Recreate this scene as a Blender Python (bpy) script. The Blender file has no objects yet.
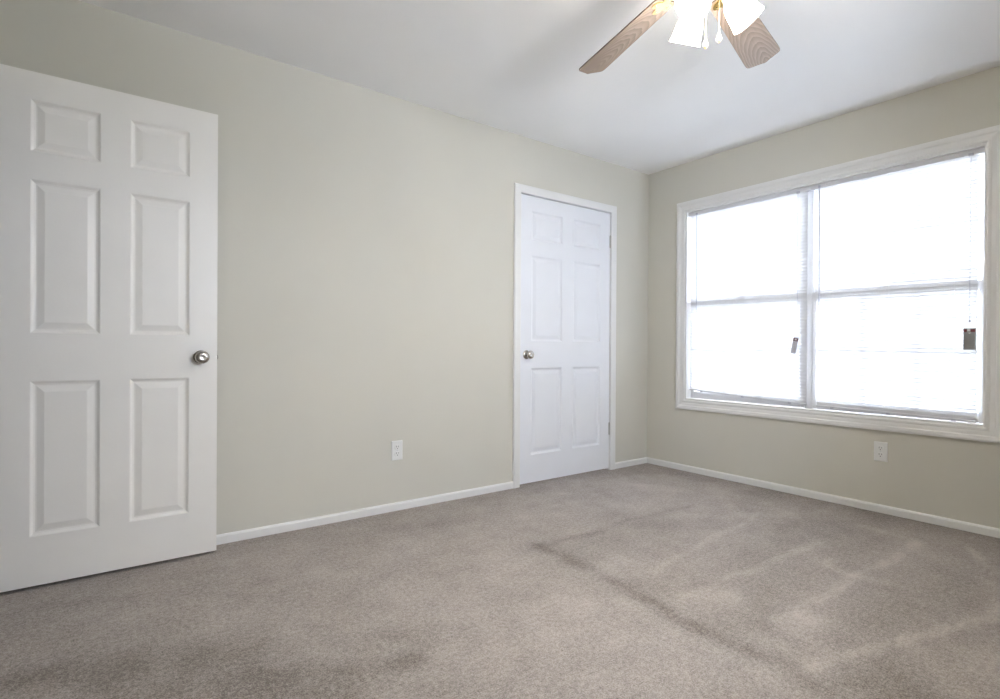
import bpy, bmesh, math, random
from math import sin, cos, pi, radians as R
from mathutils import Vector, Matrix, noise as mnoise

sc = bpy.context.scene
col = sc.collection
random.seed(4)

# ------------------------------------------------------------------ camera
CAM = Vector((-3.73889171, -2.93539368, 0.96638213))
FWD = Vector((0.59632866, 0.80273424, -0.00314155))
RGT = Vector((0.80273612, -0.59630818, 0.00559291))
UPV = Vector((-0.00261629, 0.00585705, 0.99997942))
cd = bpy.data.cameras.new('camera')
cd.sensor_fit = 'HORIZONTAL'; cd.sensor_width = 36.0
cd.lens = 540.7365 * 36.0 / 1000.0
cd.clip_start = 0.02; cd.clip_end = 200
cam = bpy.data.objects.new('camera', cd); col.objects.link(cam)
m = Matrix((RGT, UPV, -FWD)).transposed().to_4x4(); m.translation = CAM
cam.matrix_world = m
sc.camera = cam

# ------------------------------------------------------------------ world, light, exposure
w = bpy.data.worlds.new('overcast_sky'); sc.world = w; w.use_nodes = True
bg = w.node_tree.nodes['Background']
bg.inputs['Color'].default_value = (0.81, 0.86, 1.01, 1)
bg.inputs['Strength'].default_value = 13.6
SHADE_POWER = 15.0                      # radiance of the lit glass shades of the fan
BULB_POWER = 430.0                      # radiance of the bulbs inside them
sc.view_settings.view_transform = 'Standard'
sc.view_settings.look = 'None'
sc.view_settings.exposure = 1.27
sc.view_settings.gamma = 1.0
sc.view_settings.use_curve_mapping = False
try:
    sc.cycles.max_bounces = 14; sc.cycles.diffuse_bounces = 8
    sc.cycles.transmission_bounces = 8; sc.cycles.transparent_max_bounces = 16
    sc.cycles.sample_clamp_indirect = 8.0
    sc.cycles.caustics_reflective = False; sc.cycles.caustics_refractive = False
except Exception:
    pass
# daylight portal: only guides sampling of the sky through the window
pl = bpy.data.lights.new('window_daylight', 'AREA'); pl.shape = 'RECTANGLE'
pl.size = 1.9; pl.size_y = 1.55
plo = bpy.data.objects.new('window_daylight', pl); col.objects.link(plo)
plo.location = (0.16, -1.273, 1.309)
plo.rotation_euler = (0, R(90), 0)
pl.size, pl.size_y = 1.55, 1.9
p2 = bpy.data.lights.new('added_window_daylight', 'AREA'); p2.shape = 'RECTANGLE'; p2.size = 1.0; p2.size_y = 0.65  # portal of the fill window added in the back wall
p2o = bpy.data.objects.new('added_window_daylight', p2); col.objects.link(p2o)
p2o.location = (-2.25, -3.80, 1.575); p2o.rotation_euler = (R(90), 0, 0)
for q in (pl, p2):
    try: q.cycles.is_portal = True
    except Exception: pass

# ------------------------------------------------------------------ materials
def new_mat(name):
    mt = bpy.data.materials.new(name); mt.use_nodes = True
    nt = mt.node_tree; b = nt.nodes['Principled BSDF']
    return mt, nt, b
def N(nt, t, **kw):
    n = nt.nodes.new(t)
    for k, v in kw.items(): setattr(n, k, v)
    return n
def plain(name, c, rough=0.5, metal=0.0, var=0.03, scale=6.0, bump=0.0, bscale=200.0, spec=0.5):
    mt, nt, b = new_mat(name)
    tc = N(nt, 'ShaderNodeTexCoord')
    nz = N(nt, 'ShaderNodeTexNoise'); nz.inputs['Scale'].default_value = scale; nz.inputs['Detail'].default_value = 4
    nt.links.new(tc.outputs['Object'], nz.inputs['Vector'])
    cr = N(nt, 'ShaderNodeValToRGB')
    cr.color_ramp.elements[0].position = 0.3; cr.color_ramp.elements[1].position = 0.7
    cr.color_ramp.elements[0].color = tuple(x * (1 - var) for x in c) + (1,)
    cr.color_ramp.elements[1].color = tuple(min(1, x * (1 + var)) for x in c) + (1,)
    nt.links.new(nz.outputs['Fac'], cr.inputs['Fac']); nt.links.new(cr.outputs['Color'], b.inputs['Base Color'])
    b.inputs['Roughness'].default_value = rough; b.inputs['Metallic'].default_value = metal
    b.inputs['Specular IOR Level'].default_value = spec
    if bump > 0:
        n2 = N(nt, 'ShaderNodeTexNoise'); n2.inputs['Scale'].default_value = bscale; n2.inputs['Detail'].default_value = 3
        nt.links.new(tc.outputs['Object'], n2.inputs['Vector'])
        bp = N(nt, 'ShaderNodeBump'); bp.inputs['Strength'].default_value = bump; bp.inputs['Distance'].default_value = 0.002
        nt.links.new(n2.outputs['Fac'], bp.inputs['Height']); nt.links.new(bp.outputs['Normal'], b.inputs['Normal'])
    return mt

M = {}
M['wall'] = plain('beige_wall_paint', (0.635, 0.615, 0.545), 0.62, var=0.015, scale=2.0, bump=0.10, bscale=140, spec=0.3)
M['ceiling'] = plain('white_ceiling_paint', (0.89, 0.885, 0.88), 0.75, var=0.012, scale=2.0, bump=0.25, bscale=110, spec=0.2)
M['trim'] = plain('white_trim_paint', (0.78, 0.775, 0.76), 0.38, var=0.015, spec=0.45)
M['door'] = plain('white_door_paint', (0.86, 0.84, 0.80), 0.36, var=0.01, bump=0.06, bscale=90, spec=0.45)
M['closet_door'] = plain('white_closet_door_daylit', (0.80, 0.815, 0.85), 0.36, var=0.01, bump=0.06, bscale=90, spec=0.45)  # the door white, its window-light level and cool cast put into the colour
M['nickel'] = plain('satin_nickel', (0.50, 0.47, 0.43), 0.24, 1.0, var=0.03)
M['hinge'] = plain('dull_nickel_hinge', (0.50, 0.49, 0.46), 0.42, 0.8, var=0.03)
M['brass'] = plain('polished_brass', (0.83, 0.62, 0.27), 0.2, 1.0, var=0.03)
M['plastic'] = plain('white_outlet_plastic', (0.80, 0.80, 0.78), 0.35, var=0.01)
M['slot'] = plain('dark_slot', (0.06, 0.055, 0.05), 0.6)
M['vinyl'] = plain('white_vinyl_frame', (0.76, 0.76, 0.77), 0.4, var=0.01)
M['rail'] = plain('blind_rail_enamel', (0.66, 0.66, 0.68), 0.4, var=0.01)
M['tag_grey'] = plain('grey_tag_card', (0.32, 0.32, 0.31), 0.6, var=0.10, scale=260)
M['tag_pale'] = plain('pale_tag_card', (0.62, 0.62, 0.68), 0.6, var=0.06, scale=260)
M['tag_red'] = plain('dark_red_print', (0.20, 0.05, 0.055), 0.6)
M['tag_white'] = plain('white_print', (0.75, 0.74, 0.74), 0.6)
M['chain'] = plain('pale_brass_chain', (0.90, 0.80, 0.58), 0.25, 0.7, var=0.03)
M['fob_wood'] = plain('pull_fob_wood', (0.62, 0.40, 0.20), 0.4, var=0.1, scale=60)
M['fob_white'] = plain('pull_fob_white', (0.88, 0.82, 0.70), 0.3, var=0.02)
M['ground'] = plain('pale_gravel_ground', (0.42, 0.43, 0.42), 0.9, var=0.15, scale=3)
M['dark'] = plain('closet_interior', (0.35, 0.34, 0.31), 0.8)

def wand_mat():
    mt, nt, b = new_mat('clear_acrylic_wand')
    b.inputs['Base Color'].default_value = (0.50, 0.50, 0.56, 1); b.inputs['Roughness'].default_value = 0.15
    return mt
M['wand'] = wand_mat()

def slat_mat():
    mt, nt, b = new_mat('translucent_white_slat')
    out = nt.nodes['Material Output']
    tr = N(nt, 'ShaderNodeBsdfTranslucent'); tr.inputs['Color'].default_value = (0.82, 0.82, 0.82, 1)
    di = N(nt, 'ShaderNodeBsdfDiffuse'); di.inputs['Color'].default_value = (0.78, 0.78, 0.79, 1)
    mx = N(nt, 'ShaderNodeMixShader'); mx.inputs['Fac'].default_value = 0.095
    nt.links.new(di.outputs[0], mx.inputs[1]); nt.links.new(tr.outputs[0], mx.inputs[2])
    nt.links.new(mx.outputs[0], out.inputs['Surface'])
    return mt
M['slat'] = slat_mat()

def pane_mat():
    mt, nt, b = new_mat('window_glass')
    out = nt.nodes['Material Output']
    tr = N(nt, 'ShaderNodeBsdfTransparent'); tr.inputs['Color'].default_value = (0.95, 0.97, 0.97, 1)
    gl = N(nt, 'ShaderNodeBsdfGlossy'); gl.inputs['Roughness'].default_value = 0.02
    fr = N(nt, 'ShaderNodeFresnel'); fr.inputs['IOR'].default_value = 1.35
    mx = N(nt, 'ShaderNodeMixShader')
    nt.links.new(fr.outputs[0], mx.inputs['Fac'])
    nt.links.new(tr.outputs[0], mx.inputs[1]); nt.links.new(gl.outputs[0], mx.inputs[2])
    nt.links.new(mx.outputs[0], out.inputs['Surface'])
    return mt
M['glass'] = pane_mat()

def shade_mat():
    mt, nt, b = new_mat('lit_frosted_glass')
    b.inputs['Base Color'].default_value = (0.92, 0.90, 0.86, 1); b.inputs['Roughness'].default_value = 0.3
    b.inputs['Emission Color'].default_value = (1.0, 0.93, 0.81, 1)
    # the bulb sits low in the glass: the neck of the shade glows less than its flared mouth
    tc = N(nt, 'ShaderNodeTexCoord'); sp = N(nt, 'ShaderNodeSeparateXYZ'); nt.links.new(tc.outputs['Object'], sp.inputs[0])
    mr = N(nt, 'ShaderNodeMapRange'); nt.links.new(sp.outputs['Z'], mr.inputs['Value'])
    mr.inputs['From Min'].default_value = 0.02; mr.inputs['From Max'].default_value = 0.10
    mr.inputs['To Min'].default_value = SHADE_POWER * 0.22; mr.inputs['To Max'].default_value = SHADE_POWER * 1.25
    nt.links.new(mr.outputs['Result'], b.inputs['Emission Strength'])
    return mt
M['shade'] = shade_mat()
def bulb_mat(name, power):
    mt, nt, b = new_mat(name)
    b.inputs['Emission Color'].default_value = (1.0, 0.93, 0.81, 1)
    b.inputs['Emission Strength'].default_value = power
    return mt
M['bulb'] = bulb_mat('glowing_bulb', BULB_POWER)
M['bulb_weak'] = bulb_mat('dimmer_glowing_bulb', BULB_POWER * 0.3)

def wood_mat():
    mt, nt, b = new_mat('light_oak_blade')
    tc = N(nt, 'ShaderNodeTexCoord')
    oi = N(nt, 'ShaderNodeObjectInfo')
    mp = N(nt, 'ShaderNodeMapping'); mp.inputs['Scale'].default_value = (0.24, 1.0, 1.0)
    mp.inputs['Location'].default_value = (-0.172, 0.008, 0)
    nt.links.new(tc.outputs['Object'], mp.inputs['Vector'])
    wv = N(nt, 'ShaderNodeTexWave', wave_type='RINGS', rings_direction='Z', wave_profile='SAW')
    wv.inputs['Scale'].default_value = 34.0; wv.inputs['Distortion'].default_value = 5.0
    wv.inputs['Detail'].default_value = 2.5; wv.inputs['Detail Scale'].default_value = 0.8
    nt.links.new(mp.outputs['Vector'], wv.inputs['Vector'])
    mp2 = N(nt, 'ShaderNodeMapping'); mp2.inputs['Scale'].default_value = (6, 120, 1)
    nt.links.new(tc.outputs['Object'], mp2.inputs['Vector'])
    nz = N(nt, 'ShaderNodeTexNoise'); nz.inputs['Scale'].default_value = 1.0; nz.inputs['Detail'].default_value = 5
    nt.links.new(mp2.outputs['Vector'], nz.inputs['Vector'])
    ad = N(nt, 'ShaderNodeMath', operation='MULTIPLY_ADD'); ad.inputs[1].default_value = 0.55
    nt.links.new(wv.outputs['Fac'], ad.inputs[0])
    ml = N(nt, 'ShaderNodeMath', operation='MULTIPLY'); ml.inputs[1].default_value = 0.45
    nt.links.new(nz.outputs['Fac'], ml.inputs[0]); nt.links.new(ml.outputs[0], ad.inputs[2])
    cr = N(nt, 'ShaderNodeValToRGB'); e = cr.color_ramp.elements
    e[0].position = 0.12; e[0].color = (0.42, 0.315, 0.245, 1)
    e[1].position = 0.80; e[1].color = (0.20, 0.15, 0.115, 1)
    nt.links.new(ad.outputs[0], cr.inputs['Fac']); nt.links.new(cr.outputs['Color'], b.inputs['Base Color'])
    b.inputs['Roughness'].default_value = 0.4
    return mt
M['wood'] = wood_mat()
M['blade_edge'] = plain('dark_blade_edge', (0.13, 0.09, 0.06), 0.5)

def carpet_mat():
    mt, nt, b = new_mat('taupe_carpet')
    tc = N(nt, 'ShaderNodeTexCoord')
    at = N(nt, 'ShaderNodeAttribute'); at.attribute_name = 'nap'
    def noise(s, d, ro=0.6):
        n = N(nt, 'ShaderNodeTexNoise'); n.inputs['Scale'].default_value = s; n.inputs['Detail'].default_value = d
        n.inputs['Roughness'].default_value = ro
        nt.links.new(tc.outputs['Object'], n.inputs['Vector']); return n
    fine = noise(210, 2, 0.8); tuft = noise(62, 3, 0.75); mid = noise(9, 5, 0.65); big = noise(2.2, 3)
    def madd(src, k, add):
        n = N(nt, 'ShaderNodeMath', operation='MULTIPLY_ADD'); n.inputs[1].default_value = k
        nt.links.new(src, n.inputs[0])
        if isinstance(add, float): n.inputs[2].default_value = add
        else: nt.links.new(add, n.inputs[2])
        return n.outputs[0]
    s = madd(fine.outputs['Fac'], 2.0, -1.925)
    s = madd(tuft.outputs['Fac'], 1.3, s)
    s = madd(mid.outputs['Fac'], 0.34, s)
    s = madd(big.outputs['Fac'], 0.22, s)
    s = madd(at.outputs['Fac'], 1.0, s)
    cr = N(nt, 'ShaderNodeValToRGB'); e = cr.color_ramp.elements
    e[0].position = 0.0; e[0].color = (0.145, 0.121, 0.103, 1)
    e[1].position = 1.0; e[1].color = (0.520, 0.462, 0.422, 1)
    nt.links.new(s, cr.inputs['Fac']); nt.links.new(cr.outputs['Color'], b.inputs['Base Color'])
    b.inputs['Roughness'].default_value = 0.95; b.inputs['Specular IOR Level'].default_value = 0.1
    b.inputs['Sheen Weight'].default_value = 0.15
    bp = N(nt, 'ShaderNodeBump'); bp.inputs['Strength'].default_value = 0.35; bp.inputs['Distance'].default_value = 0.004
    nt.links.new(fine.outputs['Fac'], bp.inputs['Height']); nt.links.new(bp.outputs['Normal'], b.inputs['Normal'])
    return mt
M['carpet'] = carpet_mat()

# ------------------------------------------------------------------ helpers
def link(name, bm, mat, parent=None, smooth=False, loc=None, rot=None):
    me = bpy.data.meshes.new(name)
    bmesh.ops.recalc_face_normals(bm, faces=bm.faces[:])
    bm.to_mesh(me); bm.free()
    for mm in (mat if isinstance(mat, (list, tuple)) else [mat]): me.materials.append(M[mm])
    if smooth:
        for p in me.polygons: p.use_smooth = True
        try:
            me.set_sharp_from_angle(angle=R(40))
        except Exception:
            pass
    o = bpy.data.objects.new(name, me); col.objects.link(o)
    if parent: o.parent = parent
    if loc is not None: o.location = loc
    if rot is not None: o.rotation_euler = rot
    return o
def empty(name, loc=(0, 0, 0), rot=(0, 0, 0), parent=None):
    o = bpy.data.objects.new(name, None); col.objects.link(o)
    o.location = loc; o.rotation_euler = rot; o.empty_display_size = 0.1
    if parent: o.parent = parent
    return o
def struct(o, label=None, cat=None):
    o['kind'] = 'structure'
    if label: o['label'] = label
    if cat: o['category'] = cat
    return o
def thing(o, label, cat, group=None):
    o['label'] = label; o['category'] = cat
    if group: o['group'] = group
    return o
def box(bm, x0, x1, y0, y1, z0, z1, bev=0.0, mi=0):
    xs, ys, zs = sorted((x0, x1)), sorted((y0, y1)), sorted((z0, z1))
    v = [bm.verts.new((x, y, z)) for x in xs for y in ys for z in zs]
    fs = [(0, 1, 3, 2), (4, 6, 7, 5), (0, 4, 5, 1), (2, 3, 7, 6), (0, 2, 6, 4), (1, 5, 7, 3)]
    f = [bm.faces.new([v[i] for i in q]) for q in fs]
    for q in f: q.material_index = mi
    if bev > 0:
        es = list({e for q in f for e in q.edges})
        bmesh.ops.bevel(bm, geom=es, offset=bev, segments=2, affect='EDGES', profile=0.5)
    return f
def lathe(bm, prof, n=32, mat=Matrix(), cap0=False, cap1=False, mi=0):
    rings = []
    for r, z in prof:
        rings.append([bm.verts.new(mat @ Vector((max(r, 1e-4) * cos(2 * pi * k / n), max(r, 1e-4) * sin(2 * pi * k / n), z))) for k in range(n)])
    for a, b_ in zip(rings, rings[1:]):
        for k in range(n):
            bm.faces.new((a[k], a[(k + 1) % n], b_[(k + 1) % n], b_[k])).material_index = mi
    if cap0: bm.faces.new(rings[0][::-1]).material_index = mi
    if cap1: bm.faces.new(rings[-1]).material_index = mi
def tube(bm, pts, r, n=10, caps=True):
    pts = [Vector(p) for p in pts]; rings = []; prev = None
    for i, p in enumerate(pts):
        d = (pts[min(i + 1, len(pts) - 1)] - pts[max(i - 1, 0)]).normalized()
        a = prev if prev else (Vector((0, 0, 1)) if abs(d.z) < 0.9 else Vector((1, 0, 0)))
        u = (a - d * a.dot(d)).normalized(); prev = u; v = d.cross(u)
        rr = r[i] if isinstance(r, (list, tuple)) else r
        rings.append([bm.verts.new(p + u * rr * cos(2 * pi * k / n) + v * rr * sin(2 * pi * k / n)) for k in range(n)])
    for a, b_ in zip(rings, rings[1:]):
        for k in range(n): bm.faces.new((a[k], a[(k + 1) % n], b_[(k + 1) % n], b_[k]))
    if caps:
        bm.faces.new(rings[0][::-1]); bm.faces.new(rings[-1])
def axis_matrix(loc, d):
    d = Vector(d).normalized()
    return Matrix.Translation(Vector(loc)) @ d.to_track_quat('Z', 'Y').to_matrix().to_4x4()
def ring_frame(bm, rect, prof, to3, open_bottom=False):
    """mitred moulding round rect=(u0,u1,v0,v1); prof = list of (outward offset, height)."""
    u0, u1, v0, v1 = rect; loops = []
    for o, h in prof:
        if open_bottom:
            c = [(u0 - o, v0), (u0 - o, v1 + o), (u1 + o, v1 + o), (u1 + o, v0)]
        else:
            c = [(u0 - o, v0 - o), (u0 - o, v1 + o), (u1 + o, v1 + o), (u1 + o, v0 - o)]
        loops.append([bm.verts.new(to3(u, v, h)) for u, v in c])
    n = 3 if open_bottom else 4
    L = len(loops)
    for i in range(L):
        a, b_ = loops[i], loops[(i + 1) % L]
        for k in range(n):
            bm.faces.new((a[k], a[(k + 1) % 4], b_[(k + 1) % 4], b_[k]))
    if open_bottom:
        bm.faces.new([l[0] for l in loops]); bm.faces.new([l[3] for l in loops][::-1])

# ------------------------------------------------------------------ room dimensions
H = 2.44
XN = -4.085          # near wall with the open doorway
YB = -3.66           # wall behind the camera
T = 0.13
CL = (-1.39, -0.468, 2.044)           # closet opening x0, x1, top
WY0, WY1, WZ0, WZ1 = -2.180, -0.366, 0.562, 2.056   # window opening
DY0, DY1, DZ = -0.885, -0.085, 2.055               # doorway in near wall

# --- floor with pile direction marks left by the vacuum and darker margins by the walls
def sstep(a, b, x):
    t = max(0.0, min(1.0, (x - a) / (b - a))); return t * t * (3 - 2 * t)
def seg(px, py, a, b):
    ax, ay = a; bx, by = b; dx, dy = bx - ax, by - ay
    t = max(0, min(1, ((px - ax) * dx + (py - ay) * dy) / (dx * dx + dy * dy)))
    return math.hypot(px - ax - t * dx, py - ay - t * dy), t
STROKES = [  # polyline, half width, amount  (positive = pile brushed light)
    ([(-2.0, -0.92), (-2.02, -1.30), (-2.05, -1.60), (-2.06, -1.78), (-2.05, -1.98), (-2.04, -2.15), (-2.12, -2.34)], 0.050, -0.23),
    ([(-2.13, -1.55), (-2.16, -1.75), (-2.15, -1.95), (-2.16, -2.15)], 0.05, 0.08),
    ([(-2.02, -0.94), (-1.69, -0.97), (-1.33, -0.93), (-0.80, -0.97)], 0.028, -0.13),
    ([(-1.98, -0.93), (-1.72, -0.97)], 0.05, -0.08),
    ([(-0.60, -1.28), (-0.79, -1.32), (-1.36, -1.39), (-1.82, -1.45)], 0.022, 0.16),
    ([(-0.83, -1.72), (-1.14, -1.72), (-1.52, -1.69), (-1.90, -1.67)], 0.022, 0.17),
    ([(-0.42, -2.02), (-0.59, -2.02), (-1.15, -2.01), (-1.55, -1.99), (-1.80, -1.97)], 0.028, 0.20),
    ([(-0.85, -2.50), (-1.04, -2.43), (-1.46, -2.34), (-1.79, -2.24), (-2.02, -2.18)], 0.026, 0.24),
    ([(-1.02, -1.86), (-1.12, -1.90), (-1.14, -2.02)], 0.022, 0.16),
    ([(-1.14, -2.02), (-1.10, -2.10), (-1.09, -2.18)], 0.020, 0.08),
    ([(-0.74, -2.33), (-0.94, -2.41), (-1.17, -2.44)], 0.04, 0.14),
    ([(-0.32, -2.19), (-0.52, -2.28)], 0.026, 0.22),
    ([(-1.62, -2.33), (-1.82, -2.52), (-1.95, -2.60)], 0.05, 0.10),
    ([(-0.51, -0.95), (-0.70, -1.20), (-0.92, -1.25)], 0.07, 0.12),
    ([(-0.78, -1.05), (-1.00, -1.10)], 0.13, 0.14),
    ([(-0.39, -1.22), (-0.44, -1.40)], 0.05, 0.14),
    ([(-0.36, -1.72), (-0.40, -1.95)], 0.04, 0.14),
    ([(-3.90, -0.33), (-3.62, -0.42)], 0.03, -0.08),
    ([(-3.93, -0.86), (-3.60, -0.96), (-3.35, -1.10)], 0.09, -0.22),
    ([(-3.42, -1.24), (-3.18, -1.36), (-2.95, -1.45)], 0.07, -0.22),
    ([(-3.00, -1.24), (-2.86, -1.34)], 0.05, -0.12),
    ([(-3.75, -1.05), (-3.45, -1.25), (-3.2, -1.5)], 0.10, -0.14),
    ([(-3.15, -0.50), (-2.70, -0.80)], 0.05, 0.05),
    ([(-1.62, -0.46), (-1.38, -0.50)], 0.05, 0.10),
    ([(-1.25, -0.30), (-1.05, -0.45)], 0.03, 0.09),
    ([(-0.72, -0.36), (-0.60, -0.62)], 0.12, 0.17),
    ([(-1.75, -0.62), (-1.35, -0.66), (-1.0, -0.75), (-0.80, -0.80)], 0.12, 0.07),
]
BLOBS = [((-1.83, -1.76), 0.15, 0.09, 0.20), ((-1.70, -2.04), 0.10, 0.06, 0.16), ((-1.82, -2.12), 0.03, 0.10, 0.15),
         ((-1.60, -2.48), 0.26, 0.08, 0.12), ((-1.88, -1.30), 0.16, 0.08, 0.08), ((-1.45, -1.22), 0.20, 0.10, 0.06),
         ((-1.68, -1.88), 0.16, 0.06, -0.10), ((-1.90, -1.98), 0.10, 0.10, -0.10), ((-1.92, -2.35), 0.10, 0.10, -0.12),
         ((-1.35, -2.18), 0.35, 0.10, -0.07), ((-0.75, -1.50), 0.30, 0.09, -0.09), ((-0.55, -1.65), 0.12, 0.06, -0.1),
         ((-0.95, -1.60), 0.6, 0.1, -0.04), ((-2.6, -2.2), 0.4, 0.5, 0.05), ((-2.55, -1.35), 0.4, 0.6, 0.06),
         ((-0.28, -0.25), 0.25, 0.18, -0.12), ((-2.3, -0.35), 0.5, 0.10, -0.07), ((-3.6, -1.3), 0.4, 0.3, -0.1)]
def nap(x, y):
    p3 = Vector((x * 3.1, y * 3.1, 0)); p4 = Vector((x * 11, y * 11, 3))
    x0, y0 = x, y
    x = x + 0.035 * mnoise.noise(p3) + 0.014 * mnoise.noise(p4)
    y = y + 0.035 * mnoise.noise(p3 + Vector((7, 3, 1))) + 0.014 * mnoise.noise(p4 + Vector((5, 9, 2)))
    v = 0.57 + 0.07 * mnoise.noise(Vector((x0 * 4.2, y0 * 4.2, 9))) + 0.06 * mnoise.noise(Vector((x0 * 13, y0 * 13, 4)))
    wob = 0.04 * sin(7.3 * y + 1.1) + 0.025 * sin(17 * y + 3 * x)
    inside = sstep(-2.07 + wob, -1.96 + wob, x) * sstep(0.90, 1.0, -y + 0.03 * sin(9 * x))
    v -= 0.05 * inside
    if inside > 0:                       # alternating strips pushed and pulled
        v += 0.035 * inside * sin(2 * pi * (y + 0.98 + 0.03 * sin(5 * x)) / 0.62)
    v -= 0.08 * sstep(0.35, 0.05, -x) + 0.06 * sstep(0.25, 0.03, -y)  # darker margins along the window wall and the closet wall
    v -= 0.05 * sstep(-3.2, -3.9, x)  # darker towards the near wall
    for pl_, hw, amt in STROKES:
        best = 9
        for a, b_ in zip(pl_, pl_[1:]):
            if min(a[0], b_[0]) - 3 * hw < x < max(a[0], b_[0]) + 3 * hw and min(a[1], b_[1]) - 3 * hw < y < max(a[1], b_[1]) + 3 * hw:
                best = min(best, seg(x, y, a, b_)[0])
        if best < 3 * hw:
            j = 0.7 + 0.3 * sin(23 * x + 11 * y) * sin(19 * y - 8 * x + 1)
            v += amt * 1.1 * j * math.exp(-(best / hw) ** 2 * 1.5)
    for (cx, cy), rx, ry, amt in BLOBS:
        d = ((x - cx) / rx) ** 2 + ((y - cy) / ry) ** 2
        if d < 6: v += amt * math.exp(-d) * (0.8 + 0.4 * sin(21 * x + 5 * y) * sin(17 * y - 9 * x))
    return 0.57 + (v - 0.57) * 1.45
fx0, fx1, fy0, fy1 = XN - 1.25, 0.0, YB, T + 0.62
step = 0.022
nx, ny = int((fx1 - fx0) / step), int((fy1 - fy0) / step)
bm = bmesh.new()
lay = bm.verts.layers.float.new('nap')
grid = []
for i in range(nx + 1):
    row = []
    for j in range(ny + 1):
        x = fx0 + (fx1 - fx0) * i / nx; y = fy0 + (fy1 - fy0) * j / ny
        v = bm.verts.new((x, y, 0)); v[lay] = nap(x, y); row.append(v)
    grid.append(row)
for i in range(nx):
    for j in range(ny):
        bm.faces.new((grid[i][j], grid[i + 1][j], grid[i + 1][j + 1], grid[i][j + 1]))
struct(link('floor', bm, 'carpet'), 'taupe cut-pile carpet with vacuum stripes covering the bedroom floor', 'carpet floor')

bm = bmesh.new(); box(bm, fx0 - T, T, YB - T, T, H, H + 0.12)
struct(link('ceiling', bm, 'ceiling'), 'plain white painted ceiling above the beige walls', 'ceiling')

def wall_with_hole(name, a0, a1, hole, place, label):
    """wall slab along u from a0 to a1 with an optional hole (u0,u1,v0,v1)."""
    bm = bmesh.new()
    u0, u1, v0, v1 = hole
    place(bm, a0, u0, 0, H); place(bm, u1, a1, 0, H); place(bm, u0, u1, v1, H)
    if v0 > 0: place(bm, u0, u1, 0, v0)
    return struct(link(name, bm, 'wall'), label, 'wall')
wall_with_hole('wall_left', fx0 - T, T, (CL[0] - 0.02, CL[1] + 0.02, 0, CL[2] + 0.02),
               lambda b_, u0, u1, v0, v1: box(b_, u0, u1, 0, T, v0, v1), 'beige painted wall holding the white closet door')
wall_with_hole('wall_right', YB - T, 0, (WY0, WY1, WZ0, WZ1),
               lambda b_, u0, u1, v0, v1: box(b_, 0, T, u0, u1, v0, v1), 'beige painted wall around the wide window')
wall_with_hole('wall_near', YB - T, 0, (DY0 - 0.02, DY1 + 0.02, 0, DZ + 0.02),
               lambda b_, u0, u1, v0, v1: box(b_, XN - T, XN, u0, u1, v0, v1), 'beige wall with the doorway the open door belongs to')
BW = (-2.75, -1.75, 1.25, 1.90)                     # small unseen window, added to let in fill daylight
wall_with_hole('wall_back', fx0 - T, 0, BW,
               lambda b_, u0, u1, v0, v1: box(b_, u0, u1, YB - T, YB, v0, v1), 'plain beige wall behind the photographer')
w2 = struct(empty('window_fill_added', (0, 0, 0)), 'small white window added for fill daylight in the wall behind the camera', 'window')
bm = bmesh.new()
ring_frame(bm, BW, [(0.0, 0.0), (0.0, 0.012), (0.006, 0.0145), (0.052, 0.0165), (0.06, 0.013), (0.06, 0.0)], lambda u, v, h: Vector((u, YB + h, v)))
link('casing', bm, 'trim', w2)
bm = bmesh.new()
ring_frame(bm, (BW[0] + 0.03, BW[1] - 0.03, BW[2] + 0.03, BW[3] - 0.03), [(0.0, 0.0), (0.0, 0.04), (0.03, 0.04), (0.03, 0.0)], lambda u, v, h: Vector((u, YB - 0.10 + h, v)))
link('sash', bm, 'trim', w2)
bm = bmesh.new(); box(bm, BW[0] + 0.025, BW[1] - 0.025, YB - 0.083, YB - 0.079, BW[2] + 0.025, BW[3] - 0.025)
link('pane', bm, 'glass', w2)
bm = bmesh.new(); box(bm, fx0 - T, fx0, YB, 0, 0, H)
struct(link('wall_hall', bm, 'wall'), 'beige wall of the hall outside the doorway', 'wall')
bm = bmesh.new()
box(bm, -1.55, -1.50, T, T + 0.6, -0.02, H); box(bm, -0.36, -0.31, T, T + 0.6, -0.02, H); box(bm, -1.55, -0.31, T + 0.6, T + 0.65, -0.02, H)
box(bm, -1.55, -0.31, T, T + 0.65, -0.06, -0.02); box(bm, fx0 - T, T, YB - T, T, -0.16, -0.06)
struct(link('wall_closet', bm, 'dark'), 'inside of the closet behind its shut door', 'wall')
bm = bmesh.new(); box(bm, 0.6, 40, -30, 25, -0.5, -0.35)
struct(link('ground', bm, 'ground'), 'pale ground outside the window', 'ground')

# --- baseboards: 45 mm, eased top edge
def base_strip(name, p0, p1, n, label):
    """p0->p1 along wall, n = inward normal"""
    bm = bmesh.new(); p0, p1, n = Vector(p0), Vector(p1), Vector(n)
    prof = [(0.0, 0.0), (0.012, 0.0), (0.012, 0.037), (0.008, 0.044), (0.0, 0.047)]
    a = [bm.verts.new(p0 + n * d + Vector((0, 0, z))) for d, z in prof]
    b_ = [bm.verts.new(p1 + n * d + Vector((0, 0, z))) for d, z in prof]
    for k in range(5): bm.faces.new((a[k], a[(k + 1) % 5], b_[(k + 1) % 5], b_[k]))
    bm.faces.new(a); bm.faces.new(b_[::-1])
    return struct(link(name, bm, 'trim'), label, 'baseboard')
CW = 0.057
base_strip('baseboard_left', (XN, 0, 0), (CL[0] - CW, 0, 0), (0, -1, 0), 'long low white baseboard between the open door and the closet door')
base_strip('baseboard_left', (CL[1] + CW, 0, 0), (0, 0, 0), (0, -1, 0), 'short white baseboard between the closet door and the room corner')
base_strip('baseboard_right', (0, 0, 0), (0, YB, 0), (-1, 0, 0), 'low white baseboard along the wall under the window')
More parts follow.
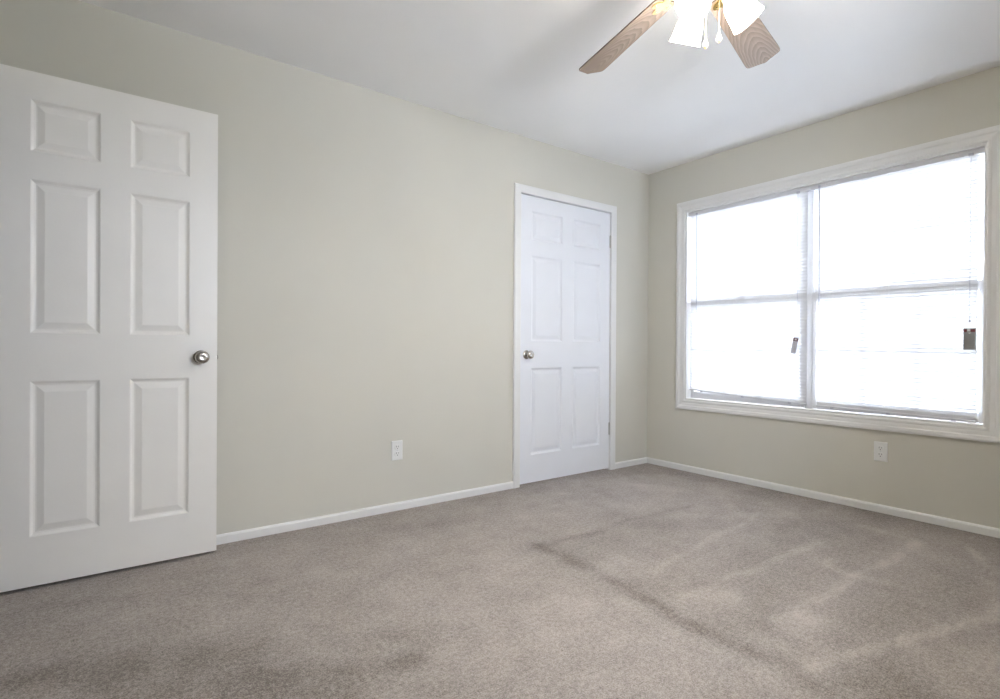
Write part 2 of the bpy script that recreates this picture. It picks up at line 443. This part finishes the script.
base_strip('baseboard_back', (XN, YB, 0), (0, YB, 0), (0, 1, 0), 'low white baseboard along the wall behind the photographer')
base_strip('baseboard_near', (XN, YB, 0), (XN, DY0 - CW, 0), (1, 0, 0), 'low white baseboard beside the doorway')

# --- door casings (mitred) with jambs
prof_c = [(0.0, 0.0), (0.0, 0.012), (0.006, 0.0145), (CW - 0.008, 0.0165), (CW, 0.013), (CW, 0.0)]
bm = bmesh.new()
ring_frame(bm, (CL[0], CL[1], 0.0, CL[2]), prof_c, lambda u, v, h: Vector((u, -h, v)), True)
tr1 = struct(link('trim_1', bm, 'trim'), 'white casing around the closet door', 'door casing')
bm = bmesh.new()
box(bm, CL[0] - 0.02, CL[0] + 0.0005, 0.0, T, 0, CL[2] + 0.02); box(bm, CL[1] - 0.0005, CL[1] + 0.02, 0.0, T, 0, CL[2] + 0.02)
box(bm, CL[0], CL[1], 0.0, T, CL[2], CL[2] + 0.02)
box(bm, CL[0], CL[0] + 0.012, 0.040, 0.075, 0, CL[2]); box(bm, CL[1] - 0.012, CL[1], 0.040, 0.075, 0, CL[2]); box(bm, CL[0], CL[1], 0.040, 0.075, CL[2] - 0.012, CL[2])
link('jamb', bm, 'trim', tr1)
bm = bmesh.new()
ring_frame(bm, (DY0, DY1, 0.0, DZ), prof_c, lambda u, v, h: Vector((XN + h, u, v)), True)
tr2 = struct(link('trim_2', bm, 'trim'), 'white casing around the bedroom doorway', 'door casing')
bm = bmesh.new()
box(bm, XN - T, XN, DY0 - 0.02, DY0, 0, DZ + 0.02); box(bm, XN - T, XN, DY1, DY1 + 0.02, 0, DZ + 0.02); box(bm, XN - T, XN, DY0, DY1, DZ, DZ + 0.02)
link('jamb', bm, 'trim', tr2)

# ------------------------------------------------------------------ six panel doors
ZP = [(0.195, 0.810), (1.000, 1.607), (1.717, 1.922)]     # panel rows above the leaf's bottom edge
def door_leaf(w_, h_, t_, cols_):
    """leaf in x 0..w, y 0..t (face at y=0 towards -y), z 0..h"""
    bm = bmesh.new()
    xs = sorted({0.0, w_} | {c for p in cols_ for c in p}); zs = sorted({0.0, h_} | {c for p in ZP for c in p})
    rects = [(a, b_, c, d) for a, b_ in cols_ for c, d in ZP]
    for face, sgn in ((0.0, 1), (t_, -1)):
        V = {}
        for x in xs:
            for z in zs: V[(x, z)] = bm.verts.new((x, face, z))
        for x0, x1 in zip(xs, xs[1:]):
            for z0, z1 in zip(zs, zs[1:]):
                outer = [V[(x0, z0)], V[(x1, z0)], V[(x1, z1)], V[(x0, z1)]]
                if (x0, x1, z0, z1) in rects:
                    prev = outer
                    for off, dep in ((0.003, 0.0015), (0.010, 0.0075), (0.016, 0.0095), (0.021, 0.0090), (0.043, 0.0030), (0.045, 0.0028)):
                        cur = [bm.verts.new((x, face + sgn * dep, z)) for x, z in ((x0 + off, z0 + off), (x1 - off, z0 + off), (x1 - off, z1 - off), (x0 + off, z1 - off))]
                        for k in range(4): bm.faces.new((prev[k], prev[(k + 1) % 4], cur[(k + 1) % 4], cur[k]))
                        prev = cur
                    bm.faces.new(prev)
                else:
                    bm.faces.new(outer)
        if face == 0.0: VF = V
    for a, b_ in zip(xs, xs[1:]):
        for z in (0.0, h_): bm.faces.new((VF[(a, z)], VF[(b_, z)], V[(b_, z)], V[(a, z)]))
    for a, b_ in zip(zs, zs[1:]):
        for x in (0.0, w_): bm.faces.new((VF[(x, a)], VF[(x, b_)], V[(x, b_)], V[(x, a)]))
    return bm
def knob_parts(parent, x, z, y_face, out):
    """rosette + stem + round knob, out = -1 towards -y"""
    bm = bmesh.new(); mt = axis_matrix((x, y_face, z), (0, out, 0))
    lathe(bm, [(0.0, 0.0), (0.031, 0.0), (0.031, 0.003), (0.027, 0.007), (0.016, 0.009), (0.0125, 0.011), (0.0115, 0.024),
               (0.014, 0.028), (0.022, 0.031), (0.0280, 0.038), (0.0292, 0.046), (0.0272, 0.053), (0.021, 0.058), (0.012, 0.0605), (0.009, 0.0595), (0.0, 0.0595)], 36, mt)
    return link('door_knob', bm, 'nickel', parent, smooth=True)
def hinge(parent, x, z, y, side):
    bm = bmesh.new()
    for k in range(3):
        lathe(bm, [(0.0, -0.0145), (0.0062, -0.0145), (0.0062, 0.0145), (0.0, 0.0145)], 14, Matrix.Translation((x, y, z + (k - 1) * 0.0305)))
    lathe(bm, [(0.0, 0.046), (0.0045, 0.046), (0.0045, 0.05), (0.0, 0.052)], 12, Matrix.Translation((x, y, z)))
    lathe(bm, [(0.0, -0.05), (0.0045, -0.05), (0.0045, -0.046), (0.0, -0.046)], 12, Matrix.Translation((x, y, z)))
    box(bm, x - 0.003, x + 0.003, y, y + 0.02, z - 0.0445, z + 0.0445)
    return link('hinge', bm, 'hinge', parent, smooth=True)

# open bedroom door, folded back parallel to the left wall
L1 = (-4.068, -3.294, -0.125)
d1 = struct(empty('door_1', (L1[0], L1[2], 0.014)), 'white six-panel bedroom door standing open against the left wall', 'door')
W1 = L1[1] - L1[0]
link('door_leaf', door_leaf(W1, 2.030, 0.035, [(0.113, 0.336), (0.438, 0.661)]), 'door', d1)
knob_parts(d1, W1 - 0.067, 0.902, 0.0, -1); knob_parts(d1, W1 - 0.067, 0.902, 0.035, 1)
bm = bmesh.new(); box(bm, W1 - 0.001, W1 + 0.0015, 0.006, 0.029, 0.872, 0.932, 0.0006); box(bm, W1, W1 + 0.006, 0.011, 0.024, 0.893, 0.911, 0.002)
link('latch', bm, 'nickel', d1)
for z in (0.20, 1.015, 1.83): hinge(d1, -0.003, z, 0.041, -1)

# shut closet door
L2 = (CL[0] + 0.003, CL[1] - 0.004, 0.003)
d2 = struct(empty('door_2', (L2[0], L2[2], 0.014)), 'white six-panel closet door shut in its casing', 'door')
W2 = L2[1] - L2[0]
link('door_leaf', door_leaf(W2, 2.025, 0.035, [(0.105, 0.403), (0.513, 0.811)]), 'closet_door', d2)
knob_parts(d2, 0.062, 0.905, 0.0, -1); knob_parts(d2, 0.062, 0.905, 0.035, 1)
for z in (0.315, 1.80): hinge(d2, W2 - 0.001, z, -0.0055, -1)

# ------------------------------------------------------------------ window
win = struct(empty('window_1', (0, 0, 0)), 'wide white window of two double-hung units with a centre mullion', 'window')
bm = bmesh.new()
wc = 0.073
prof_w = [(0.0, 0.0), (0.0, 0.010), (0.004, 0.013), (0.012, 0.013), (0.018, 0.0105), (0.040, 0.014), (0.046, 0.019), (0.062, 0.021), (wc, 0.018), (wc, 0.0)]
ring_frame(bm, (WY0, WY1, WZ0, WZ1), prof_w, lambda u, v, h: Vector((-h, u, v)))
link('casing', bm, 'trim', win)
bm = bmesh.new()
JT = 0.012
for (a, b_, c, d) in ((WY0, WY0 + JT, WZ0, WZ1), (WY1 - JT, WY1, WZ0, WZ1), (WY0 + JT, WY1 - JT, WZ1 - JT, WZ1), (WY0 + JT, WY1 - JT, WZ0, WZ0 + JT)):
    box(bm, -0.004, T, a, b_, c, d)
link('jamb_liner', bm, 'trim', win)
iy0, iy1, iz0, iz1 = WY0 + JT, WY1 - JT, WZ0 + JT, WZ1 - JT
ymid = 0.5 * (iy0 + iy1); MW = 0.024
bm = bmesh.new(); box(bm, 0.055, T, ymid - MW, ymid + MW, iz0, iz1, 0.003)
link('mullion', bm, 'vinyl', win)
zm = 1.318
def sash(y0, y1, z0, z1, x0, x1, rail_b, rail_t):
    s_ = 0.026
    bm = bmesh.new()
    box(bm, x0, x1, y0, y0 + s_, z0, z1, 0.002); box(bm, x0, x1, y1 - s_, y1, z0, z1, 0.002)
    box(bm, x0, x1, y0 + s_, y1 - s_, z0, z0 + rail_b, 0.002); box(bm, x0, x1, y0 + s_, y1 - s_, z1 - rail_t, z1, 0.002)
    sh = link('sash', bm, 'vinyl', win)
    xm = 0.5 * (x0 + x1)
    gy0, gy1, gz0, gz1 = y0 + s_, y1 - s_, z0 + rail_b, z1 - rail_t
    bm = bmesh.new(); box(bm, xm - 0.002, xm + 0.002, gy0 - 0.004, gy1 + 0.004, gz0 - 0.004, gz1 + 0.004)
    link('pane', bm, 'glass', sh)
    bm = bmesh.new(); g = 0.008
    for k in (1, 2):
        yc = gy0 + (gy1 - gy0) * k / 3; box(bm, xm - 0.010, xm - 0.003, yc - g, yc + g, gz0, gz1)
    zc = 0.5 * (gz0 + gz1); box(bm, xm - 0.0105, xm - 0.0035, gy0, gy1, zc - g, zc + g)
    link('muntin_grid', bm, 'vinyl', sh)
for y0, y1 in ((iy0 + 0.004, ymid - MW - 0.001), (ymid + MW + 0.001, iy1 - 0.004)):
    sash(y0, y1, zm - 0.027, iz1 - 0.002, 0.082, 0.106, 0.054, 0.036)
    sash(y0, y1, iz0 + 0.002, zm + 0.027, 0.052, 0.078, 0.055, 0.054)
    bm = bmesh.new(); yc = 0.5 * (y0 + y1)
    box(bm, 0.054, 0.074, yc - 0.03, yc + 0.03, zm + 0.027, zm + 0.035, 0.002)
    lathe(bm, [(0, 0.034), (0.010, 0.034), (0.010, 0.042), (0, 0.044)], 16, Matrix.Translation((0.064, yc, zm)))
    box(bm, 0.050, 0.068, yc - 0.006, yc + 0.03, zm + 0.038, zm + 0.045, 0.002)
    link('sash_lock', bm, 'vinyl', win)

# ------------------------------------------------------------------ mini blinds
def blind(root_name, label, head, slats, zb, wand_y, cord_y, tag_z, tag_kind, seed):
    rnd = random.Random(seed)
    rt = thing(empty(root_name, (0.030, 0.5 * (head[0] + head[1]), iz1)), label, 'window blind', 'mini blinds in the window')
    ox, oy, oz = rt.location
    def part(name, bm, mat, parent=None, smooth=False):
        bmesh.ops.translate(bm, vec=(-ox, -oy, -oz), verts=bm.verts[:])
        return link(name, bm, mat, parent or rt, smooth)
    zt = iz1 - 0.0005
    hz = zt - 0.030
    bm = bmesh.new(); box(bm, 0.016, 0.042, head[0], head[1], hz, zt - 0.001, 0.002)
    hr = part('headrail', bm, 'rail')
    for yy in (head[0] + 0.09, head[1] - 0.09):
        bm = bmesh.new(); box(bm, 0.012, 0.044, yy - 0.006, yy + 0.006, hz - 0.002, hz + 0.018, 0.001)
        part('bracket_clip', bm, 'rail', hr)
    y0, y1 = slats; zb0, zb1 = zb           # bottom rail height at y0 and y1
    ztop = hz - 0.012
    def height(t, y):                      # t=0 top .. 1 bottom
        zbm = zb0 + (zb1 - zb0) * (y - y0) / (y1 - y0) + 0.014
        return ztop + (zbm - ztop) * t
    n = int((ztop - 0.5 * (zb0 + zb1)) / 0.0215)
    bm = bmesh.new(); tilt = R(67); cw = 0.0125; seg_n = 4; cols_n = 6
    for i in range(n + 1):
        t = i / n; jt = rnd.uniform(-0.02, 0.02); jz = rnd.uniform(-0.0006, 0.0006)
        rows = []
        for s in range(seg_n + 1):
            q = -1 + 2 * s / seg_n; crown = 0.0022 * (1 - q * q)
            dx = q * cw * cos(tilt + jt) + crown * sin(tilt + jt)
            dz = -q * cw * sin(tilt + jt) + crown * cos(tilt + jt)
            rows.append([bm.verts.new((0.030 + dx, y0 + (y1 - y0) * c / cols_n, height(t, y0 + (y1 - y0) * c / cols_n) + dz + jz)) for c in range(cols_n + 1)])
        for a, b_ in zip(rows, rows[1:]):
            for c in range(cols_n): bm.faces.new((a[c], a[c + 1], b_[c + 1], b_[c]))
    part('slats', bm, 'slat', smooth=True)
    bm = bmesh.new()                       # ladder strings
    for f in (0.12, 0.5, 0.88):
        yy = y0 + (y1 - y0) * f; zz = zb0 + (zb1 - zb0) * f
        for xx in (0.0195, 0.0405): tube(bm, [(xx, yy, zz + 0.004), (xx, yy, hz + 0.002)], 0.0006, 5)
    part('ladder_strings', bm, 'tag_white')
    bm = bmesh.new()
    f = box(bm, 0.019, 0.041, y0, y1, -0.006, 0.006, 0.002)
    for v in bm.verts: v.co.z += zb0 + (zb1 - zb0) * (v.co.y - y0) / (y1 - y0)
    br = part('bottom_rail', bm, 'rail')
    for fr in (0.12, 0.5, 0.88):
        yy = y0 + (y1 - y0) * fr; zz = zb0 + (zb1 - zb0) * fr
        bm = bmesh.new(); box(bm, 0.0165, 0.0285, yy - 0.010, yy + 0.010, zz - 0.0085, zz + 0.001, 0.001)
        part('rail_button', bm, 'wand', br)
    bm = bmesh.new()
    tube(bm, [(0.010, wand_y, hz + 0.004), (0.008, wand_y, hz - 0.012), (0.008, wand_y - 0.002, hz - 0.02), (0.008, wand_y - 0.004, 1.262)], [0.002, 0.002, 0.0032, 0.0032], 6)
    box(bm, 0.006, 0.018, wand_y - 0.006, wand_y + 0.006, hz, hz + 0.016, 0.001)
    tube(bm, [(0.008, wand_y - 0.004, 1.264), (0.008, wand_y - 0.004, 1.255)], [0.0036, 0.0044], 8)
    part('tilt_wand', bm, 'wand')
    bm = bmesh.new()
    tube(bm, [(0.012, cord_y, hz + 0.003), (0.009, cord_y, hz - 0.03), (0.007, cord_y, tag_z + 0.055)], 0.0008, 6)
    tube(bm, [(0.012, cord_y + 0.006, hz + 0.003), (0.009, cord_y + 0.004, hz - 0.05), (0.007, cord_y + 0.001, tag_z + 0.055)], 0.0008, 6)
    box(bm, 0.008, 0.017, cord_y - 0.009, cord_y + 0.012, hz - 0.004, hz + 0.009, 0.001)
    cd_ = part('lift_cord', bm, 'wand')
    if tag_kind == 'flat':
        bm = bmesh.new()
        lathe(bm, [(0.0, 0.0), (0.0055, 0.0), (0.0045, 0.012), (0.002, 0.018), (0.0, 0.019)], 12, Matrix.Translation((0.007, cord_y, tag_z + 0.036)))
        part('cord_tassel', bm, 'wand', cd_, True)
        hw, hh, ang = 0.026, 0.058, 0.0
    else:
        hw, hh, ang = 0.017, 0.056, R(11)
    bm = bmesh.new()
    box(bm, -0.0006, 0.0006, -hw, hw, -2 * hh, 0.0, 0, 0)
    if tag_kind == 'flat':
        box(bm, -0.0008, -0.0005, -hw * 0.92, -hw * 0.18, -0.021, -0.006, 0, 1)
        box(bm, -0.0008, -0.0005, hw * 0.42, hw * 0.92, -0.021, -0.006, 0, 1)
        box(bm, -0.0008, -0.0005, -hw * 0.10, hw * 0.34, -0.017, -0.003, 0, 2)
        v = [bm.verts.new((-0.0008, a, b_)) for a, b_ in ((0.0, -0.031), (-0.008, -0.024), (0.008, -0.024))]
        bm.faces.new(v).material_index = 2
        for k in range(13):
            zz = -0.037 - k * 0.0058; rr = rnd.uniform(0.70, 0.9)
            box(bm, -0.0008, -0.0005, -hw * rr, hw * 0.86, zz - 0.0008, zz + 0.0008, 0, 3)
        mats = ['tag_grey', 'tag_red', 'tag_white', 'tag_print']
    else:
        box(bm, -0.0008, -0.0005, -hw * 0.9, hw * 0.9, -0.027, -0.006, 0, 1)
        box(bm, -0.0009, -0.0006, -hw * 0.35, hw * 0.35, -0.021, -0.010, 0, 2)
        for k in range(10):
            zz = -0.036 - k * 0.0066
            box(bm, -0.0008, -0.0005, -hw * 0.8, hw * 0.8, zz - 0.0007, zz + 0.0007, 0, 3)
        mats = ['tag_pale', 'tag_brown', 'tag_white', 'tag_grey']
    tg_m = Matrix.Translation((0.0045, cord_y + (0.004 if ang else 0.0), tag_z + 0.006)) @ Matrix.Rotation(ang, 4, 'X')
    bm.transform(tg_m)
    tg = part('warning_tag', bm, mats, cd_)
    tg['label'] = 'grey printed warning tag with a red header' if tag_kind == 'flat' else 'pale tilted warning tag with a dark header'
    return rt
M['tag_print'] = plain('grey_tag_print', (0.20, 0.20, 0.195), 0.6)
M['tag_brown'] = plain('brown_tag_header', (0.20, 0.12, 0.13), 0.6)
blind('window_blind', 'white mini blind nearer the room corner, its bottom rail hanging crooked above the sill',
      (-1.288, iy1 - 0.004), (-1.272, -0.392), (0.602, 0.646), -0.455, -1.219, 1.042, 'tilted', 11)
blind('window_blind', 'white mini blind with a grey tag, on the window half farther from the room corner',
      (iy0 + 0.004, -1.290), (-2.137, -1.335), (0.5845, 0.600), -1.350, -2.110, 1.080, 'flat', 12)

# ------------------------------------------------------------------ outlets
def outlet(loc, rotz, label):
    """plate in local xz, facing -y"""
    rt = thing(empty('wall_outlet', loc, (0, 0, rotz)), label, 'outlet', 'duplex outlets low on the walls')
    bm = bmesh.new()
    lo = []
    for o, h in ((0.0, 0.0), (0.0, 0.0035), (0.004, 0.006)):
        lo.append([bm.verts.new((x, -h, z)) for x, z in ((-0.035 + o, -0.0575 + o), (0.035 - o, -0.0575 + o), (0.035 - o, 0.0575 - o), (-0.035 + o, 0.0575 - o))])
    for a, b_ in zip(lo, lo[1:]):
        for k in range(4): bm.faces.new((a[k], a[(k + 1) % 4], b_[(k + 1) % 4], b_[k]))
    bm.faces.new(lo[0]); bm.faces.new(lo[-1])
    link('cover_plate', bm, 'plastic', rt)
    for zc in (-0.0195, 0.0195):
        bm = bmesh.new()
        pts = []
        for k in range(28):
            a = 2 * pi * k / 28; x, z = 0.0172 * cos(a), 0.0172 * sin(a); pts.append((x, max(-0.0142, min(0.0142, z))))
        a0 = [bm.verts.new((x, -0.0058, z + zc)) for x, z in pts]; a1 = [bm.verts.new((x * 0.97, -0.0088, z * 0.97 + zc)) for x, z in pts]
        for k in range(28): bm.faces.new((a0[k], a0[(k + 1) % 28], a1[(k + 1) % 28], a1[k]))
        bm.faces.new(a1)
        rc = link('receptacle', bm, 'plastic', rt)
        bm = bmesh.new()
        box(bm, -0.0075, -0.0052, -0.0092, -0.0080, zc + 0.000, zc + 0.0095)
        box(bm, 0.0052, 0.0075, -0.0092, -0.0080, zc + 0.001, zc + 0.0085)
        lathe(bm, [(0.0, 0.0), (0.0028, 0.0), (0.0028, 0.0012), (0.0, 0.0012)], 12, axis_matrix((0, -0.0080, zc - 0.0075), (0, -1, 0)))
        link('slots', bm, 'slot', rc)
    bm = bmesh.new()
    lathe(bm, [(0.0, 0.0), (0.0032, 0.0), (0.0028, 0.0015), (0.0, 0.0018)], 14, axis_matrix((0, -0.0058, 0), (0, -1, 0)))
    link('screw', bm, 'rail', rt, True)
    return rt
outlet((-2.316, 0.0, 0.355), 0, 'white duplex outlet on the left wall between the open door and the closet')
outlet((0.0, -1.708, 0.362), R(-90), 'white duplex outlet low on the wall under the window')

# ------------------------------------------------------------------ ceiling fan
FC = Vector((-2.036, -1.827, 0))
BZ, DROOP, PITCH, BL = 2.311, 0.103, -0.23, 0.661
fan = thing(empty('ceiling_fan', (FC.x, FC.y, H)), 'brass ceiling fan with light oak blades and three lit frosted glass shades', 'ceiling fan')
def fpart(name, bm, mat, parent=None, smooth=True):
    return link(name, bm, mat, parent or fan, smooth)
z0 = -H
bm = bmesh.new()
lathe(bm, [(0.0, 0.0), (0.085, 0.0), (0.085, -0.012), (0.070, -0.030), (0.0, -0.030)], 48)
fpart('canopy', bm, 'brass')
bm = bmesh.new()
lathe(bm, [(0.0, -0.026), (0.075, -0.026), (0.112, -0.034), (0.122, -0.046), (0.122, -0.092), (0.116, -0.100), (0.105, -0.104), (0.102, -0.118), (0.090, -0.126), (0.0, -0.126)], 48)
fpart('motor_housing', bm, 'brass')
bm = bmesh.new()
lathe(bm, [(0.0, -0.124), (0.050, -0.124), (0.058, -0.132), (0.062, -0.150), (0.062, -0.180), (0.050, -0.196), (0.024, -0.204), (0.010, -0.208), (0.009, -0.216), (0.0, -0.219)], 40)
fit_ = fpart('light_fitter', bm, 'brass')

# blade outline (x along the blade from the hub axis), pointed bracket tip
def blade_mesh():
    bm = bmesh.new()
    r0, r1 = 0.175, BL
    pts = []
    for x, wv in ((r0, 0.046), (r0 + 0.010, 0.0545), (0.25, 0.0575), (0.45, 0.065), (r1 - 0.045, 0.0715), (r1 - 0.020, 0.0715), (r1 - 0.009, 0.069), (r1 - 0.003, 0.064), (r1 + 0.001, 0.054), (r1 + 0.007, 0.035), (r1 + 0.014, 0.014), (r1 + 0.019, 0.004), (r1 + 0.0195, 0.0)):
        pts.append((x, wv))
    loop = [(x, wv) for x, wv in pts] + [(x, -wv) for x, wv in pts[::-1][1:]]
    th = 0.0055
    a = [bm.verts.new((x, y, 0)) for x, y in loop]; b_ = [bm.verts.new((x, y, -th)) for x, y in loop]
    bm.faces.new(a); bm.faces.new(b_[::-1])
    for k in range(len(loop)):
        f = bm.faces.new((a[k], a[(k + 1) % len(loop)], b_[(k + 1) % len(loop)], b_[k])); f.material_index = 1
    return bm
def iron_mesh():
    bm = bmesh.new()
    # swan arm from the motor down to the blade root, then a three lobed plate under the blade
    secs = [(0.085, 0.012, 0.022, 0.006), (0.110, 0.011, 0.024, 0.006), (0.140, 0.010, 0.004, 0.006), (0.165, 0.013, -0.008, 0.005), (0.185, 0.020, -0.0105, 0.0045)]
    rows = []
    for x, hw, z, th in secs:
        rows.append([bm.verts.new((x, -hw, z)), bm.verts.new((x, hw, z)), bm.verts.new((x, hw, z + th)), bm.verts.new((x, -hw, z + th))])
    for a, b_ in zip(rows, rows[1:]):
        for k in range(4): bm.faces.new((a[k], a[(k + 1) % 4], b_[(k + 1) % 4], b_[k]))
    bm.faces.new(rows[0]); bm.faces.new(rows[-1][::-1])
    out = [(0.180, 0.022), (0.188, 0.040), (0.200, 0.047), (0.214, 0.044), (0.219, 0.030), (0.216, 0.018), (0.232, 0.016), (0.246, 0.010), (0.250, 0.0)]
    loop = out + [(x, -y) for x, y in out[::-1][1:]]
    a = [bm.verts.new((x, y, -0.0058)) for x, y in loop]; b_ = [bm.verts.new((x, y, -0.0100)) for x, y in loop]
    bm.faces.new(a); bm.faces.new(b_[::-1])
    for k in range(len(loop)): bm.faces.new((a[k], a[(k + 1) % len(loop)], b_[(k + 1) % len(loop)], b_[k]))
    for x, y in ((0.203, 0.032), (0.203, -0.032), (0.236, 0.0)):
        lathe(bm, [(0.0, 0.0), (0.0055, 0.0), (0.004, 0.003), (0.0, 0.0035)], 12, axis_matrix((x, y, -0.0099), (0, 0, -1)))
    return bm
phi0 = R(80.656); dphi = R(70.31)
angs = [phi0, phi0 - dphi] + [phi0 - dphi - (2 * pi - dphi) * k / 4 for k in (1, 2, 3)]
me_b = me_i = None
for k, a in enumerate(angs):
    p_ = {0: -0.222, 1: -0.243}.get(k, PITCH)
    rot = Matrix.Rotation(a, 4, 'Z') @ Matrix.Rotation(DROOP, 4, 'Y') @ Matrix.Rotation(p_, 4, 'X')
    if me_b is None:
        ob = link('blade', blade_mesh(), ['wood', 'blade_edge'], fan); oi = link('blade_iron', iron_mesh(), 'brass', fan, True)
        me_b, me_i = ob, oi
    else:
        ob = me_b.copy(); col.objects.link(ob); oi = me_i.copy(); col.objects.link(oi); ob.parent = fan; oi.parent = fan
    mt = Matrix.Translation((0, 0, BZ - H)) @ rot
    ob.matrix_local = mt; oi.matrix_local = mt

# three arms, sockets, tulip shades
Rv = Vector((RGT.x, RGT.y, 0)).normalized(); Fv = Vector((FWD.x, FWD.y, 0)).normalized()
KO = Rv * 0.008 - Fv * 0.028
SH = [(106, 33, 0.064, 'bulb'), (-4, 36, 0.062, 'bulb_weak'), (-131, 35, 0.062, 'bulb')]   # azimuth, tilt from straight down, neck radius, bulb
for az, tilt, nr, bulb in SH:
    d = Rv * cos(R(az)) + Fv * sin(R(az))
    ax = d * sin(R(tilt)) + Vector((0, 0, -cos(R(tilt))))
    p0 = KO + d * 0.050 + Vector((0, 0, -0.172)); neck = KO + d * nr + Vector((0, 0, -0.238))
    bm = bmesh.new()
    tube(bm, [p0, p0 + d * 0.012 + Vector((0, 0, -0.006)), p0 + d * 0.014 + Vector((0, 0, -0.030)), neck - ax * 0.01, neck + ax * 0.012], 0.008, 12)
    arm = fpart('lamp_arm', bm, 'brass')
    bm = bmesh.new(); mt = axis_matrix(neck, ax)
    lathe(bm, [(0.0, -0.006), (0.016, -0.006), (0.027, 0.004), (0.029, 0.010), (0.029, 0.022), (0.0, 0.022)], 32, mt)
    fpart('socket_cup', bm, 'brass', arm)
    bm = bmesh.new()
    prof = [(0.0255, 0.010), (0.0260, 0.022), (0.0330, 0.034), (0.0410, 0.050), (0.0465, 0.070), (0.0490, 0.090), (0.0510, 0.108), (0.0545, 0.122), (0.0565, 0.128)]
    inner = [(r - 0.003, z) for r, z in prof[::-1]]
    lathe(bm, prof + inner, 48)
    fpart('lamp_shade', bm, 'shade').matrix_local = mt
    bm = bmesh.new()
    lathe(bm, [(0.0, 0.022), (0.012, 0.022), (0.013, 0.034), (0.020, 0.052), (0.0245, 0.068), (0.023, 0.084), (0.015, 0.095), (0.0, 0.099)], 28, mt)
    fpart('bulb', bm, bulb)

def pull_chain(lat, dep, zend, fob):
    o = Rv * lat + Fv * dep
    st = o.normalized() * 0.056 + Vector((0, 0, -0.180)) if o.length > 0.03 else o + Vector((0, 0, -0.200))
    bm = bmesh.new()
    zt = st.z
    tube(bm, [st - o.normalized() * 0.008, Vector((o.x, o.y, zt - 0.004)), Vector((o.x, o.y, zend + 0.028))], 0.0011, 6)
    k = 0; z = zt - 0.006
    while z > zend + 0.028:
        bmesh.ops.create_icosphere(bm, subdivisions=1, radius=0.0017, matrix=Matrix.Translation((o.x, o.y, z))); z -= 0.0045
    ch = fpart('pull_chain', bm, 'chain')
    bm = bmesh.new()
    lathe(bm, [(0.0, 0.030), (0.003, 0.029), (0.0045, 0.022), (0.0085, 0.012), (0.0095, 0.004), (0.0080, -0.001), (0.0, -0.0045)], 18, Matrix.Translation((o.x, o.y, zend)))
    lathe(bm, [(0.0, -0.002), (0.0052, -0.0025), (0.004, -0.0075), (0.0, -0.009)], 16, Matrix.Translation((o.x, o.y, zend)), mi=1)
    fpart('pull_fob', bm, ['fob_white', 'fob_wood'], ch)
pull_chain(0.022, 0.028, 2.045 - H, 0)
pull_chain(0.066, 0.020, 2.062 - H, 0)
